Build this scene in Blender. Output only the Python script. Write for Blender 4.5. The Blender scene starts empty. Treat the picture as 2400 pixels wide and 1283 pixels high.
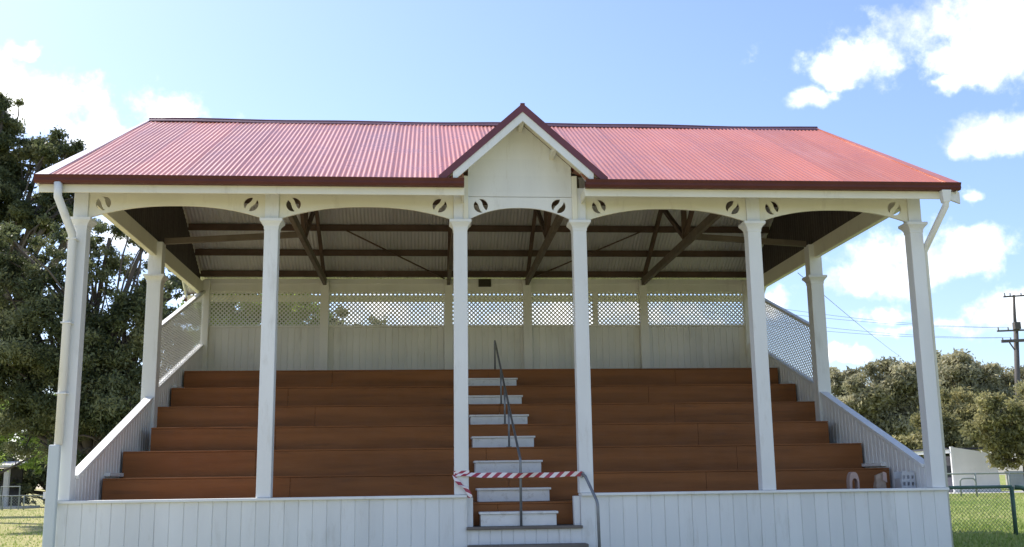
import bpy, bmesh, math, random
import numpy as np
from mathutils import Vector, Matrix
R = math.radians
random.seed(7); rng = np.random.default_rng(11)
scene = bpy.context.scene
COL = scene.collection

# ------------------------------------------------------------------ camera
CAM = Vector((-1.2804, -15.4398, 1.62)); YAW, PIT, ROL, FOC = 0.0827, 0.19332, -0.01417, 2484.0
_f0 = Vector((math.sin(YAW), math.cos(YAW), 0)); _r = Vector((math.cos(YAW), -math.sin(YAW), 0))
_fw = _f0*math.cos(PIT) + Vector((0, 0, 1))*math.sin(PIT)
_up = _r.cross(_fw)
RT = _r*math.cos(ROL) + _up*math.sin(ROL); UP = _up*math.cos(ROL) - _r*math.sin(ROL); FW = _fw
cd = bpy.data.cameras.new('camera'); cam = bpy.data.objects.new('camera', cd); COL.objects.link(cam)
cd.sensor_width = 36; cd.sensor_fit = 'HORIZONTAL'; cd.lens = FOC/2400*36
cd.clip_start = .1; cd.clip_end = 3000
M = Matrix((RT, UP, -FW)).transposed().to_4x4(); M.translation = CAM
cam.matrix_world = M
scene.camera = cam

def ray(u, v): return FW + RT*((u-1200)/FOC) - UP*((v-641.5)/FOC)
def at(u, v, Y):
    d = ray(u, v); return CAM + d*((Y-CAM.y)/d.y)
def smooth(a, b, x):
    t = min(1, max(0, (x-a)/(b-a))); return t*t*(3-2*t)
def gz(x, y):
    top = .15 + .30*smooth(-8, 6, x)
    return top*smooth(-7, 3, y)

# ------------------------------------------------------------------ materials
def nd(nt, t, loc=None, **kw):
    n = nt.nodes.new(t)
    for k, v in kw.items(): setattr(n, k, v)
    return n
def ramp(nt, src, stops):
    r = nd(nt, 'ShaderNodeValToRGB')
    while len(r.color_ramp.elements) < len(stops): r.color_ramp.elements.new(.5)
    for e, (p, c) in zip(r.color_ramp.elements, stops):
        e.position = p; e.color = (*c, 1) if len(c) == 3 else c
    nt.links.new(src, r.inputs[0]); return r
def mix(nt, a, b, f, blend='MIX'):
    m = nd(nt, 'ShaderNodeMix', data_type='RGBA', blend_type=blend)
    for sock, val in ((m.inputs[0], f), (m.inputs[6], a), (m.inputs[7], b)):
        if hasattr(val, 'is_linked') or hasattr(val, 'links'): nt.links.new(val, sock)
        elif isinstance(val, (int, float)): sock.default_value = val
        else: sock.default_value = (*val, 1)
    return m.outputs[2]
def noise(nt, scale, detail=4, vec=None, stretch=None, rough=.55):
    n = nd(nt, 'ShaderNodeTexNoise'); n.inputs['Scale'].default_value = scale
    n.inputs['Detail'].default_value = detail; n.inputs['Roughness'].default_value = rough
    tc = nd(nt, 'ShaderNodeTexCoord')
    src = tc.outputs['Object']
    if stretch:
        mp = nd(nt, 'ShaderNodeMapping'); mp.inputs['Scale'].default_value = stretch
        nt.links.new(src, mp.inputs[0]); src = mp.outputs[0]
    nt.links.new(src, n.inputs['Vector']); return n.outputs['Fac']
def newmat(name):
    m = bpy.data.materials.new(name); m.use_nodes = True
    return m, m.node_tree, m.node_tree.nodes['Principled BSDF']
def mat(name, base, rough=.6, var=.12, scale=3, stretch=None, dirt=None, dirt_amt=.3, metal=0, bump=0, bscale=60, spec=.5):
    m, nt, b = newmat(name)
    lo = tuple(c*(1-var) for c in base); hi = tuple(min(1, c*(1+var)) for c in base)
    r = ramp(nt, noise(nt, scale, 5, stretch=stretch), [(.3, lo), (.7, hi)])
    out = r.outputs[0]
    if dirt:
        k = ramp(nt, noise(nt, scale*2.3, 8, stretch=stretch, rough=.7), [(.56, (0, 0, 0)), (.78, (dirt_amt,)*3)])
        out = mix(nt, out, dirt, k.outputs[0])
    nt.links.new(out, b.inputs['Base Color'])
    rr = ramp(nt, noise(nt, scale*3, 4), [(.3, (rough*.85,)*3), (.7, (min(1, rough*1.15),)*3)])
    nt.links.new(rr.outputs[0], b.inputs['Roughness'])
    b.inputs['Metallic'].default_value = metal; b.inputs['Specular IOR Level'].default_value = spec
    if bump:
        bp = nd(nt, 'ShaderNodeBump'); bp.inputs['Strength'].default_value = bump; bp.inputs['Distance'].default_value = .01
        nt.links.new(noise(nt, bscale, 5, stretch=stretch), bp.inputs['Height']); nt.links.new(bp.outputs[0], b.inputs['Normal'])
    return m

MT = {}
MT['white'] = mat('white_paint', (.75, .755, .73), .55, .07, 1.5, (1, 1, .25), (.40, .37, .30), .5, bump=.2, bscale=25)
MT['sidewhite'] = mat('side_wall_paint', (.78, .78, .75), .5, .05, 1.5, (1, 1, .25), (.42, .40, .34), .35)
def board_tint(m, axis, pitch, start):
    m = m.copy(); nt = m.node_tree; b = nt.nodes['Principled BSDF']; src = b.inputs['Base Color'].links[0].from_socket
    tc = nd(nt, 'ShaderNodeTexCoord'); sx = nd(nt, 'ShaderNodeSeparateXYZ'); nt.links.new(tc.outputs['Object'], sx.inputs[0])
    f = nd(nt, 'ShaderNodeMath', operation='MULTIPLY_ADD'); f.inputs[1].default_value = 1/pitch; f.inputs[2].default_value = 200-(start-.1)/pitch; nt.links.new(sx.outputs[axis], f.inputs[0])
    fl_ = nd(nt, 'ShaderNodeMath', operation='FLOOR'); nt.links.new(f.outputs[0], fl_.inputs[0])
    wn_ = nd(nt, 'ShaderNodeTexWhiteNoise', noise_dimensions='1D'); nt.links.new(fl_.outputs[0], wn_.inputs['W'])
    r = ramp(nt, wn_.outputs['Value'], [(0, (.92, .925, .925)), (1, (1.0, 1.0, 1.0))])
    c = mix(nt, src, r.outputs[0], 1.0, 'MULTIPLY')
    k = ramp(nt, noise(nt, 9, 8, stretch=(1, 1, .08), rough=.75), [(.60, (0, 0, 0)), (.76, (.55,)*3)])
    nt.links.new(mix(nt, c, (.46, .42, .34), k.outputs[0]), b.inputs['Base Color']); return m
MT['gableboard'] = board_tint(MT['white'], 2, .26, 5.5)
MT['boards'] = [board_tint(MT['white'], 0, 5.72/29, -6.41), board_tint(MT['white'], 0, 5.46/27, .95)]
MT['bouncewhite'] = mat('bounce_warmed_white', (.76, .73, .60), .5, .05, 1.5, (1, 1, .3), (.40, .35, .25), .5, bump=.2, bscale=25)  # same white as the posts, with warm ground bounce put into the colour
MT['inner'] = mat('inner_wall_paint', (.86, .85, .80), .55, .07, 1.2, (1, 1, .25), (.40, .37, .30), .35, bump=.1, bscale=25)
MT['roof'] = mat('red_roof_iron', (.53, .152, .082), .30, .12, .7, (1, .4, .4), (.36, .10, .075), .6, spec=.55)
def sheet_tint(m):
    nt = m.node_tree; b = nt.nodes['Principled BSDF']; src = b.inputs['Base Color'].links[0].from_socket
    tc = nd(nt, 'ShaderNodeTexCoord'); sx = nd(nt, 'ShaderNodeSeparateXYZ'); nt.links.new(tc.outputs['Object'], sx.inputs[0])
    f = nd(nt, 'ShaderNodeMath', operation='MULTIPLY_ADD'); f.inputs[1].default_value = 1/.76; f.inputs[2].default_value = (20.1)/.76; nt.links.new(sx.outputs[0], f.inputs[0])
    fl_ = nd(nt, 'ShaderNodeMath', operation='FLOOR'); nt.links.new(f.outputs[0], fl_.inputs[0])
    wn_ = nd(nt, 'ShaderNodeTexWhiteNoise', noise_dimensions='1D'); nt.links.new(fl_.outputs[0], wn_.inputs['W'])
    r = ramp(nt, wn_.outputs['Value'], [(0, (.80, .82, .84)), (1, (1.0, 1.0, 1.0))])
    c = mix(nt, src, r.outputs[0], 1.0, 'MULTIPLY')
    k = ramp(nt, noise(nt, 2.2, 8, stretch=(1.6, .12, .12), rough=.7), [(.5, (0, 0, 0)), (.72, (.45,)*3)])
    nt.links.new(mix(nt, c, (.55, .24, .19), k.outputs[0]), b.inputs['Base Color'])
sheet_tint(MT['roof'])
MT['innerboards'] = board_tint(MT['inner'], 0, 12.5/86, -6.25)
MT['under'] = mat('roof_underside_zinc', (.60, .595, .58), .55, .12, .8, (1, .5, .5), metal=.25)
MT['gutter'] = mat('gutter_red_brown', (.105, .032, .024), .55, .12, 3, spec=.25)
MT['barge'] = mat('barge_maroon', (.14, .035, .045), .4, .15, 3)
MT['suncap'] = mat('sunlit_flashing', (.86, .80, .82), .35, .06, 3)  # sun glint on the left capping, put into its colour
MT['ridge'] = mat('ridge_cap_purple', (.16, .07, .09), .4, .15, 2)
MT['timber'] = mat('dark_brown_timber', (.095, .058, .038), .7, .25, 3, (1, 1, 1), bump=.2, bscale=20)
MT['timber2'] = mat('grey_brown_timber', (.14, .11, .08), .7, .2, 3, bump=.2, bscale=20)
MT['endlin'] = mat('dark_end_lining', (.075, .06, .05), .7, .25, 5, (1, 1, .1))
MT['tier'] = mat('brown_painted_timber', (.25, .094, .027), .65, .25, 1.6, (.25, 3, 3), (.10, .048, .024), .7, bump=.25, bscale=30, spec=.3)
MT['floor'] = mat('worn_grey_timber', (.14, .12, .10), .75, .25, 4, (.3, 2, 2), bump=.3, bscale=30)
MT['step'] = mat('white_step_paint', (.70, .70, .68), .55, .07, 4, None, (.30, .27, .21), .7, bump=.2, bscale=30)
MT['pipe'] = mat('galvanised_pipe', (.22, .23, .24), .45, .15, 8, metal=.5)
MT['green'] = mat('green_pipe_paint', (.06, .12, .08), .5, .2, 6)
MT['greypipe'] = mat('grey_pipe', (.22, .25, .23), .55, .2, 6)
MT['downp'] = mat('grey_downpipe', (.55, .60, .60), .5, .06, 2, (1, 1, .3), (.30, .32, .30), .4)
MT['plaque'] = mat('dark_plaque', (.035, .028, .018), .4, .3, 20)
MT['brass'] = mat('plaque_letters', (.10, .085, .045), .4, .2, 20)
MT['pinkish'] = mat('pale_pink_card', (.40, .29, .25), .7, .1, 10)
MT['bag'] = mat('beige_paper', (.34, .26, .20), .8, .15, 12, bump=.4, bscale=18)
MT['plastic'] = mat('white_plastic', (.52, .54, .56), .4, .05, 8)
MT['polewood'] = mat('weathered_pole_timber', (.10, .088, .08), .85, .25, 3, (1, 1, .1), bump=.4, bscale=20)
MT['ceramic'] = mat('insulator_ceramic', (.30, .28, .28), .3, .1, 10)
MT['wire'] = mat('wire_metal', (.10, .10, .11), .5, .1, 3)
MT['hutwhite'] = mat('shelter_white_paint', (.80, .79, .76), .6, .06, .8, None, (.45, .43, .38), .4)
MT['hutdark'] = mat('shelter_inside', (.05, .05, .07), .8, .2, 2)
MT['concrete'] = mat('pale_concrete', (.50, .48, .44), .9, .12, 1.5, None, (.30, .28, .25), .5, bump=.3)
MT['shed'] = mat('dark_shed_board', (.06, .055, .05), .8, .2, 3)
MT['bark'] = mat('grey_bark', (.10, .082, .066), .9, .35, 2, (1, 1, .3), bump=.6, bscale=12)

def leafmat(name, cols, transl=.45):
    m, nt, b = newmat(name)
    at_ = nd(nt, 'ShaderNodeAttribute', attribute_name='tint')
    n = noise(nt, .5, 4)
    ad = nd(nt, 'ShaderNodeMath', operation='MULTIPLY_ADD'); ad.inputs[1].default_value = .55
    nt.links.new(at_.outputs['Fac'], ad.inputs[0])
    m2 = nd(nt, 'ShaderNodeMath', operation='MULTIPLY'); m2.inputs[1].default_value = .5
    nt.links.new(n, m2.inputs[0]); nt.links.new(m2.outputs[0], ad.inputs[2])
    r = ramp(nt, ad.outputs[0], list(zip((.12, .38, .56, .80), cols)))
    nt.links.new(r.outputs[0], b.inputs['Base Color'])
    b.inputs['Roughness'].default_value = .55; b.inputs['Specular IOR Level'].default_value = .35
    tr = nd(nt, 'ShaderNodeBsdfTranslucent'); nt.links.new(r.outputs[0], tr.inputs[0])
    ms = nd(nt, 'ShaderNodeMixShader'); ms.inputs[0].default_value = transl
    nt.links.new(b.outputs[0], ms.inputs[1]); nt.links.new(tr.outputs[0], ms.inputs[2])
    nt.links.new(ms.outputs[0], nt.nodes['Material Output'].inputs[0]); return m
MT['leafL'] = leafmat('eucalypt_leaf', [(.032, .043, .018), (.085, .105, .045), (.165, .185, .085), (.34, .35, .19)])
MT['leafG'] = leafmat('bright_leaf', [(.08, .12, .035), (.14, .20, .05), (.32, .44, .09), (.46, .56, .17)], .6)
MT['leafR'] = leafmat('olive_leaf', [(.09, .10, .06), (.27, .255, .145), (.40, .37, .22), (.54, .50, .33)])
MT['leafO'] = leafmat('brown_green_leaf', [(.10, .105, .05), (.235, .225, .10), (.34, .315, .14), (.48, .42, .20)])

# ------------------------------------------------------------------ mesh builder
class MB:
    def __init__(s): s.v = []; s.f = []
    def add(s, vs, fs):
        o = len(s.v); s.v += [tuple(p) for p in vs]; s.f += [tuple(i+o for i in f) for f in fs]
    def box(s, x0, x1, y0, y1, z0, z1):
        s.add([(x0, y0, z0), (x1, y0, z0), (x1, y1, z0), (x0, y1, z0), (x0, y0, z1), (x1, y0, z1), (x1, y1, z1), (x0, y1, z1)],
              [(0, 3, 2, 1), (4, 5, 6, 7), (0, 1, 5, 4), (1, 2, 6, 5), (2, 3, 7, 6), (3, 0, 4, 7)])
    def frustum(s, cx, cy, z0, z1, w0, w1, d0=None, d1=None):
        d0 = d0 or w0; d1 = d1 or w1
        a = [(cx+sx*w0/2, cy+sy*d0/2, z0) for sx, sy in ((-1, -1), (1, -1), (1, 1), (-1, 1))]
        b = [(cx+sx*w1/2, cy+sy*d1/2, z1) for sx, sy in ((-1, -1), (1, -1), (1, 1), (-1, 1))]
        s.add(a+b, [(0, 3, 2, 1), (4, 5, 6, 7), (0, 1, 5, 4), (1, 2, 6, 5), (2, 3, 7, 6), (3, 0, 4, 7)])
    def bar(s, p, q, w, h, up=(0, 0, 1)):
        p = Vector(p); q = Vector(q); d = (q-p).normalized(); u = Vector(up)
        sd = d.cross(u)
        if sd.length < 1e-4: sd = d.cross(Vector((1, 0, 0)))
        sd.normalize(); u = sd.cross(d)
        vs = [c+sd*(a*w/2)+u*(b*h/2) for c in (p, q) for a, b in ((-1, -1), (1, -1), (1, 1), (-1, 1))]
        s.add(vs, [(0, 3, 2, 1), (4, 5, 6, 7), (0, 1, 5, 4), (1, 2, 6, 5), (2, 3, 7, 6), (3, 0, 4, 7)])
    def tube(s, pts, r, n=10, cap=True):
        pts = [Vector(p) for p in pts]; rs = r if isinstance(r, (list, tuple)) else [r]*len(pts)
        vs = []; fs = []; prev = None
        for i, p in enumerate(pts):
            t = (pts[min(i+1, len(pts)-1)]-pts[max(i-1, 0)]).normalized()
            if prev is None:
                a = Vector((1, 0, 0)) if abs(t.x) < .8 else Vector((0, 1, 0)); prev = t.cross(a).normalized()
            prev = (prev - t*prev.dot(t)).normalized(); b = t.cross(prev)
            vs += [p+(prev*math.cos(k*2*math.pi/n)+b*math.sin(k*2*math.pi/n))*rs[i] for k in range(n)]
        for i in range(len(pts)-1):
            fs += [(i*n+k, i*n+(k+1) % n, (i+1)*n+(k+1) % n, (i+1)*n+k) for k in range(n)]
        if cap: fs += [tuple(range(n-1, -1, -1)), tuple(range((len(pts)-1)*n, len(pts)*n))]
        s.add(vs, fs)

ORG = {}
def tag(o, label=None, cat=None, group=None, kind=None):
    if label: o['label'] = label
    if cat: o['category'] = cat
    if group: o['group'] = group
    if kind: o['kind'] = kind
    return o
def thing(name, label, cat, loc, group=None):
    o = bpy.data.objects.new(name, None); COL.objects.link(o); o.location = loc; o.empty_display_size = .3
    ORG[o.name] = Vector(loc); return tag(o, label, cat, group)
def link_mesh(name, me, m, parent=None, org=None, bevel=0, smooth_=False):
    o = bpy.data.objects.new(name, me); COL.objects.link(o)
    if m is not None: me.materials.append(m)
    if parent is not None: o.parent = parent; ORG[o.name] = ORG[parent.name]
    else: ORG[o.name] = Vector(org or (0, 0, 0)); o.location = org or (0, 0, 0)
    if bevel:
        b = o.modifiers.new('bevel', 'BEVEL'); b.width = bevel; b.segments = 2; b.limit_method = 'ANGLE'; b.angle_limit = R(40)
    if smooth_: me.polygons.foreach_set('use_smooth', [True]*len(me.polygons))
    return o
def obj(name, mb, m, parent=None, org=None, bevel=0, smooth_=False):
    off = ORG[parent.name] if parent is not None else Vector(org or (0, 0, 0))
    me = bpy.data.meshes.new(name)
    me.from_pydata([(x-off.x, y-off.y, z-off.z) for x, y, z in mb.v], [], mb.f); me.update()
    bm = bmesh.new(); bm.from_mesh(me); bmesh.ops.recalc_face_normals(bm, faces=bm.faces); bm.to_mesh(me); bm.free()
    return link_mesh(name, me, m, parent, org, bevel, smooth_)
def plate(outline, holes, t0, t1, axis='y'):
    """flat cut-out plate: outline in (s, z), extruded t0..t1 along the other axis, with real holes"""
    cu = bpy.data.curves.new('cut', 'CURVE'); cu.dimensions = '2D'; cu.fill_mode = 'BOTH'; cu.extrude = abs(t1-t0)/2
    for loop in [outline]+holes:
        sp = cu.splines.new('POLY'); sp.points.add(len(loop)-1)
        for p, (a, b) in zip(sp.points, loop): p.co = (a, b, 0, 1)
        sp.use_cyclic_u = True
    o = bpy.data.objects.new('cut', cu); COL.objects.link(o)
    dg = bpy.context.evaluated_depsgraph_get(); me = o.evaluated_get(dg).to_mesh()
    mb = MB(); c = (t0+t1)/2
    vs = [((v.co.x, c+v.co.z, v.co.y) if axis == 'y' else (c+v.co.z, v.co.x, v.co.y)) for v in me.vertices]
    mb.add(vs, [tuple(p.vertices) for p in me.polygons])
    o.evaluated_get(dg).to_mesh_clear(); bpy.data.objects.remove(o); bpy.data.curves.remove(cu)
    return mb
def boards(mb, axis, s0, s1, zb, zt, face, back, pitch=.145, g=.009, dep=.012):
    """tongue-and-groove wall: vertical boards with V grooves on the face side"""
    zb = zb if callable(zb) else (lambda s, c=zb: c); zt = zt if callable(zt) else (lambda s, c=zt: c)
    sg = 1 if back > face else -1
    prof = [(s0, face)]; n = max(1, round((s1-s0)/pitch)); p = (s1-s0)/n
    for i in range(1, n):
        c = s0+i*p; j = random.uniform(-.001, .001)
        prof += [(c-g, face+j), (c, face+sg*dep), (c+g, face+j)]
    prof += [(s1, face)]
    vs = []; fs = []
    P = (lambda s, t, z: (s, t, z)) if axis == 'x' else (lambda s, t, z: (t, s, z))
    for s, t in prof: vs += [P(s, t, zb(s)), P(s, t, zt(s))]
    m = len(prof)
    for i in range(m-1): fs.append((2*i, 2*i+2, 2*i+3, 2*i+1))
    for s, t in prof: vs += [P(s, back, zb(s)), P(s, back, zt(s))]
    for i in range(m-1): fs.append((2*(m+i), 2*(m+i)+1, 2*(m+i)+3, 2*(m+i)+2)); fs.append((2*i+1, 2*i+3, 2*(m+i)+3, 2*(m+i)+1)); fs.append((2*i, 2*(m+i), 2*(m+i)+2, 2*i+2))
    fs += [(0, 1, 2*m+1, 2*m), (2*m-2, 4*m-2, 4*m-1, 2*m-1)]
    mb.add(vs, fs)

# ------------------------------------------------------------------ grandstand
XP = [-6.30, -3.553, -.765, 1.035, 3.73, 6.30]
YB = 8.50; YM = 4.28
ZS = 1.435; ZCAP = 5.45; ZE = 5.95; YE = -.5; SL = .523; ZR = 8.45
TZ = [1.315+.43*k for k in range(7)]
TY = [.42]+[1.33+1.02*k for k in range(6)]
roofz = lambda y: ZR-SL*abs(y-YM)
G = thing('grandstand', 'white timber grandstand with red corrugated roof, open front and brown stepped seating', 'grandstand', (.1, 0, .25))

# --- front walls with sills
for x0, x1 in ((-6.41, -.69), (.95, 6.41)):
    b = MB(); boards(b, 'x', x0, x1, -.2, 1.395, .0, .10, .20)
    w = obj('front_wall', b, MT['boards'][0 if x0 < 0 else 1], G)
    s = MB(); s.box(x0-.02 if x0 < 0 else x0, x1 if x0 < 0 else x1+.02, -.045, .25, 1.396, ZS); obj('sill', s, MT['white'], w, bevel=.006)
for x0 in (-.688, .86):
    b = MB(); b.box(x0, x0+.088, .105, .25, .95, 1.395); obj('jamb', b, MT['white'], G, bevel=.004)
# front floor of the aisle with timber nosing, boards below
b = MB(); b.box(-.70, .96, -.05, .45, .945, .985); obj('aisle_floor', b, MT['floor'], G, bevel=.006)
b = MB(); boards(b, 'x', -.688, .948, -.2, .943, .002, .09, .165); obj('aisle_front', b, MT['white'], G)

# --- posts
def post_mesh(cx, cy, z0, zc, z1, w, d):
    b = MB(); b.box(cx-w/2, cx+w/2, cy-d/2, cy+d/2, z0, zc-.11); b.box(cx-w/2, cx+w/2, cy-d/2, cy+d/2, zc+.022, z1)
    c = MB(); c.box(cx-w/2-.006, cx+w/2+.006, cy-d/2-.006, cy+d/2+.006, zc-.135, zc-.11)
    for i in range(5):
        a0, a1 = i/5, (i+1)/5
        e = lambda a: w+.012+.105*(1-math.cos(a*math.pi/2))
        c.frustum(cx, cy, zc-.11+.09*a0, zc-.11+.09*a1, e(a0), e(a1), e(a0)+d-w, e(a1)+d-w)
    c.box(cx-w/2-.062, cx+w/2+.062, cy-d/2-.062, cy+d/2+.062, zc-.02, zc+.022)
    return b, c
for i, x in enumerate(XP):
    b, c = post_mesh(x, .105, ZS+.002, ZCAP, 6.0 if i not in (2, 3) else 5.98, .205, .205)
    p = obj('post', b, MT['white'], G, bevel=.008); obj('capital', c, MT['white'], p, bevel=.003)
for sx in (-1, 1):
    cx = sx*6.26
    b, c = post_mesh(cx, YM, TZ[2]+.03, 5.42, 6.06, .25, .25)
    b.box(min(sx*6.385, sx*5.98), max(sx*6.385, sx*5.98), 3.39, 4.40, TZ[1]+.002, TZ[2]+.028)
    p = obj('post', b, MT['white'], G, bevel=.008); obj('capital', c, MT['white'], p, bevel=.003)
for i, x in enumerate(XP):
    b = MB(); dx = .12 if i == 0 else (-.12 if i == 5 else 0); w_ = .16 if i in (0, 5) else .19
    b.box(x+dx-w_/2, x+dx+w_/2, YB-.16, YB-.002, TZ[6]-.5, 6.14)
    obj('rear_post', b, MT['inner'], G, bevel=.006)

# --- arched brackets with pierced roundels
def roundel(cx, cz, r, tilt, bar=.30):
    out = []
    ca, sa = math.cos(tilt), math.sin(tilt)
    for sgn in (1, -1):
        a0 = math.asin(bar)
        pts = []
        for k in range(15):
            a = a0+(math.pi-2*a0)*k/14
            X, Z = r*math.cos(a), sgn*r*math.sin(a)
            pts.append((X, Z))
        for k in range(1, 6):      # slightly wavy edge along the bar
            X = -r*math.cos(a0)+2*r*math.cos(a0)*k/6; Z = sgn*r*bar+.10*r*math.sin(2*math.pi*k/6)
            pts.append((X, Z))
        out.append([(cx+X*ca-Z*sa, cz+X*sa+Z*ca) for X, Z in pts])
    return out
for i in range(5):
    xl, xr = XP[i]+.105, XP[i+1]-.105; top = 5.835 if i == 2 else 5.93
    n = 40; low = []
    for k in range(n+1):
        s = -1+2*k/n; low.append((xl+(xr-xl)*k/n, 5.475+.195*(1-abs(s)**2.3)))
    pts = low+[(xr, top), (xl, top)]
    h = roundel(xl+.205, 5.70, .108, R(122)) + roundel(xr-.205, 5.70, .108, R(58))
    b = plate(pts, h, .03, .07)
    obj('arch_bracket', b, MT['white'] if i == 2 else MT['bouncewhite'], G)

# --- pediment + front gable
GX, GZ, GS, GY = .148, 7.08, .905, -.50
gund = lambda x: GZ-.16-GS*abs(x-GX)
b = MB()
pts = [(-.645, 5.842), (.925, 5.842), (.925, gund(.925)+.10), (GX, gund(GX)+.10), (-.645, gund(-.645)+.10)]
pd = plate(pts, [], .022, .062); ped = obj('pediment', pd, MT['gableboard'], G)
for x0, x1 in ((-.715, -.647), (.927, 1.005)):
    b = MB(); b.box(x0, x1, -.03, .10, 5.472, gund((x0+x1)/2)-.02); obj('corner_board', b, MT['bouncewhite'], ped, bevel=.004)
for x in (GX, GX+.48):
    b = MB(); b.box(x-.03, x+.03, -.44, .02, gund(x)-.06, gund(x)+.02); obj('lookout', b, MT['bouncewhite'], ped)
hw = 1.225
gr = MB()
for s in (-1, 1):
    A = Vector((GX, GY, GZ)); E_ = Vector((GX+s*hw, GY, GZ-GS*hw)); B_ = Vector((GX, YE+(GZ-ZE)/SL+.1, GZ)); F_ = Vector((GX+s*hw, YE+(E_.z-ZE)/SL+.06, E_.z))
    dn = Vector((0, 0, -.03)); vs = [A, E_, F_, B_, A+dn, E_+dn, F_+dn, B_+dn]
    gr.add(vs, [(0, 1, 2, 3), (7, 6, 5, 4), (0, 4, 5, 1), (1, 5, 6, 2), (2, 6, 7, 3), (3, 7, 4, 0)])
gro = obj('gable_roof', gr, MT['roof'], G)
for s in (-1, 1):
    # maroon capping band, then the white barge board below it, both prisms along the slope
    def slab(o0, o1, y0, y1, xend):
        m = MB(); q = []
        for y in (y0, y1):
            for x, o in ((0, o0), (xend, o0), (xend, o1), (0, o1)): q.append((GX+s*x, y, GZ-GS*x-o))
        m.add(q, [(0, 1, 2, 3), (7, 6, 5, 4), (0, 4, 5, 1), (1, 5, 6, 2), (2, 6, 7, 3), (3, 7, 4, 0)]); return m
    obj('barge_capping', slab(-.045, .085, GY-.045, GY-.004, hw+.02), MT['barge'], gro)
    obj('barge_capping', slab(-.045, -.005, GY-.003, GY+.12, hw+.02), MT['barge'], gro)
    obj('gable_soffit', slab(.036, .05, GY+.001, .02, hw-.02), MT['bouncewhite'], gro)
    obj('barge_board', slab(.085, .225, GY-.03, GY+.0, hw-.19), MT['white'], gro)
b = MB(); b.bar((GX, GY-.05, GZ+.035), (GX, 1.7, GZ+.035), .07, .03); obj('gable_ridge_cap', b, MT['barge'], gro, bevel=.01)

# --- main roof: two corrugated slopes, red above and zinc below
def corr(mb, x0, x1, ya, yb, za, zb, off, xl=lambda t: None, rows=10, amp=.0072, pitch=.076, sheet=.76):
    xs = []; n = int((x1-x0)/pitch*8)
    for i in range(n+1):
        xs.append(x0+(x1-x0)*i/n)
    vs = []; fs = []
    sl = math.atan2(zb-za, yb-ya); nx = (-math.sin(sl), math.cos(sl))
    if nx[1] < 0: nx = (-nx[0], -nx[1])
    ph = [random.uniform(-.0035, .0035) for _ in range(60)]
    for r_ in range(rows+1):
        t = r_/rows; lim = xl(t)
        for x in xs:
            lapf = ((x+20)/sheet) % 1
            h = amp*math.sin(2*math.pi*x/pitch)+.007*lapf+off+.005*math.sin(x*1.3+t*5)*math.sin(t*3.1)
            xx = x if lim is None else max(-lim, min(lim, x))
            vs.append((xx, ya+(yb-ya)*t+nx[0]*h, za+(zb-za)*t+nx[1]*h))
    m = len(xs)
    for r_ in range(rows):
        for i in range(m-1): fs.append((r_*m+i, r_*m+i+1, (r_+1)*m+i+1, (r_+1)*m+i))
    mb.add(vs, fs)
lim = lambda t: 6.74+(6.50-6.74)*t
RF = thing  # (kept short below)
t0 = (.16-YE)/(YM-YE)
top = MB(); und = MB()
for mb, o in ((top, .0), (und, -.012)):
    corr(mb, -6.74, -.72, YE, YM, ZE, ZR, o, lim)
    corr(mb, 1.06, 6.74, YE, YM, ZE, ZR, o, lim)
    corr(mb, -.72, 1.06, .16, YM, roofz(.16), ZR, o)
    corr(mb, -6.74, 6.74, 2*YM-YE, YM, ZE, ZR, o, lim)
roof = obj('roof', top, MT['roof'], G, smooth_=True)
obj('roof_lining', und, MT['under'], roof, smooth_=True)
# ridge capping: roll and two flanges, slightly wavy like the old ridge
b = MB(); pts = [(-6.53+13.06*i/30, YM, ZR+.022+.007*math.sin(i*.9)+.008*math.sin(i*.37+1)) for i in range(31)]
b.tube(pts, .032, 10)
for i in range(30):
    p, q = Vector(pts[i]), Vector(pts[i+1])
    for s in (-1, 1):
        d = Vector((0, s*.17, -.17*SL-.005))
        b.add([p+Vector((0, 0, .01)), q+Vector((0, 0, .01)), q+d, p+d, p, q, q+d-Vector((0, 0, .012)), p+d-Vector((0, 0, .012))],
              [(0, 1, 2, 3), (7, 6, 5, 4), (3, 2, 6, 7)])
obj('ridge_cap', b, MT['ridge'], roof, smooth_=True)
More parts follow.
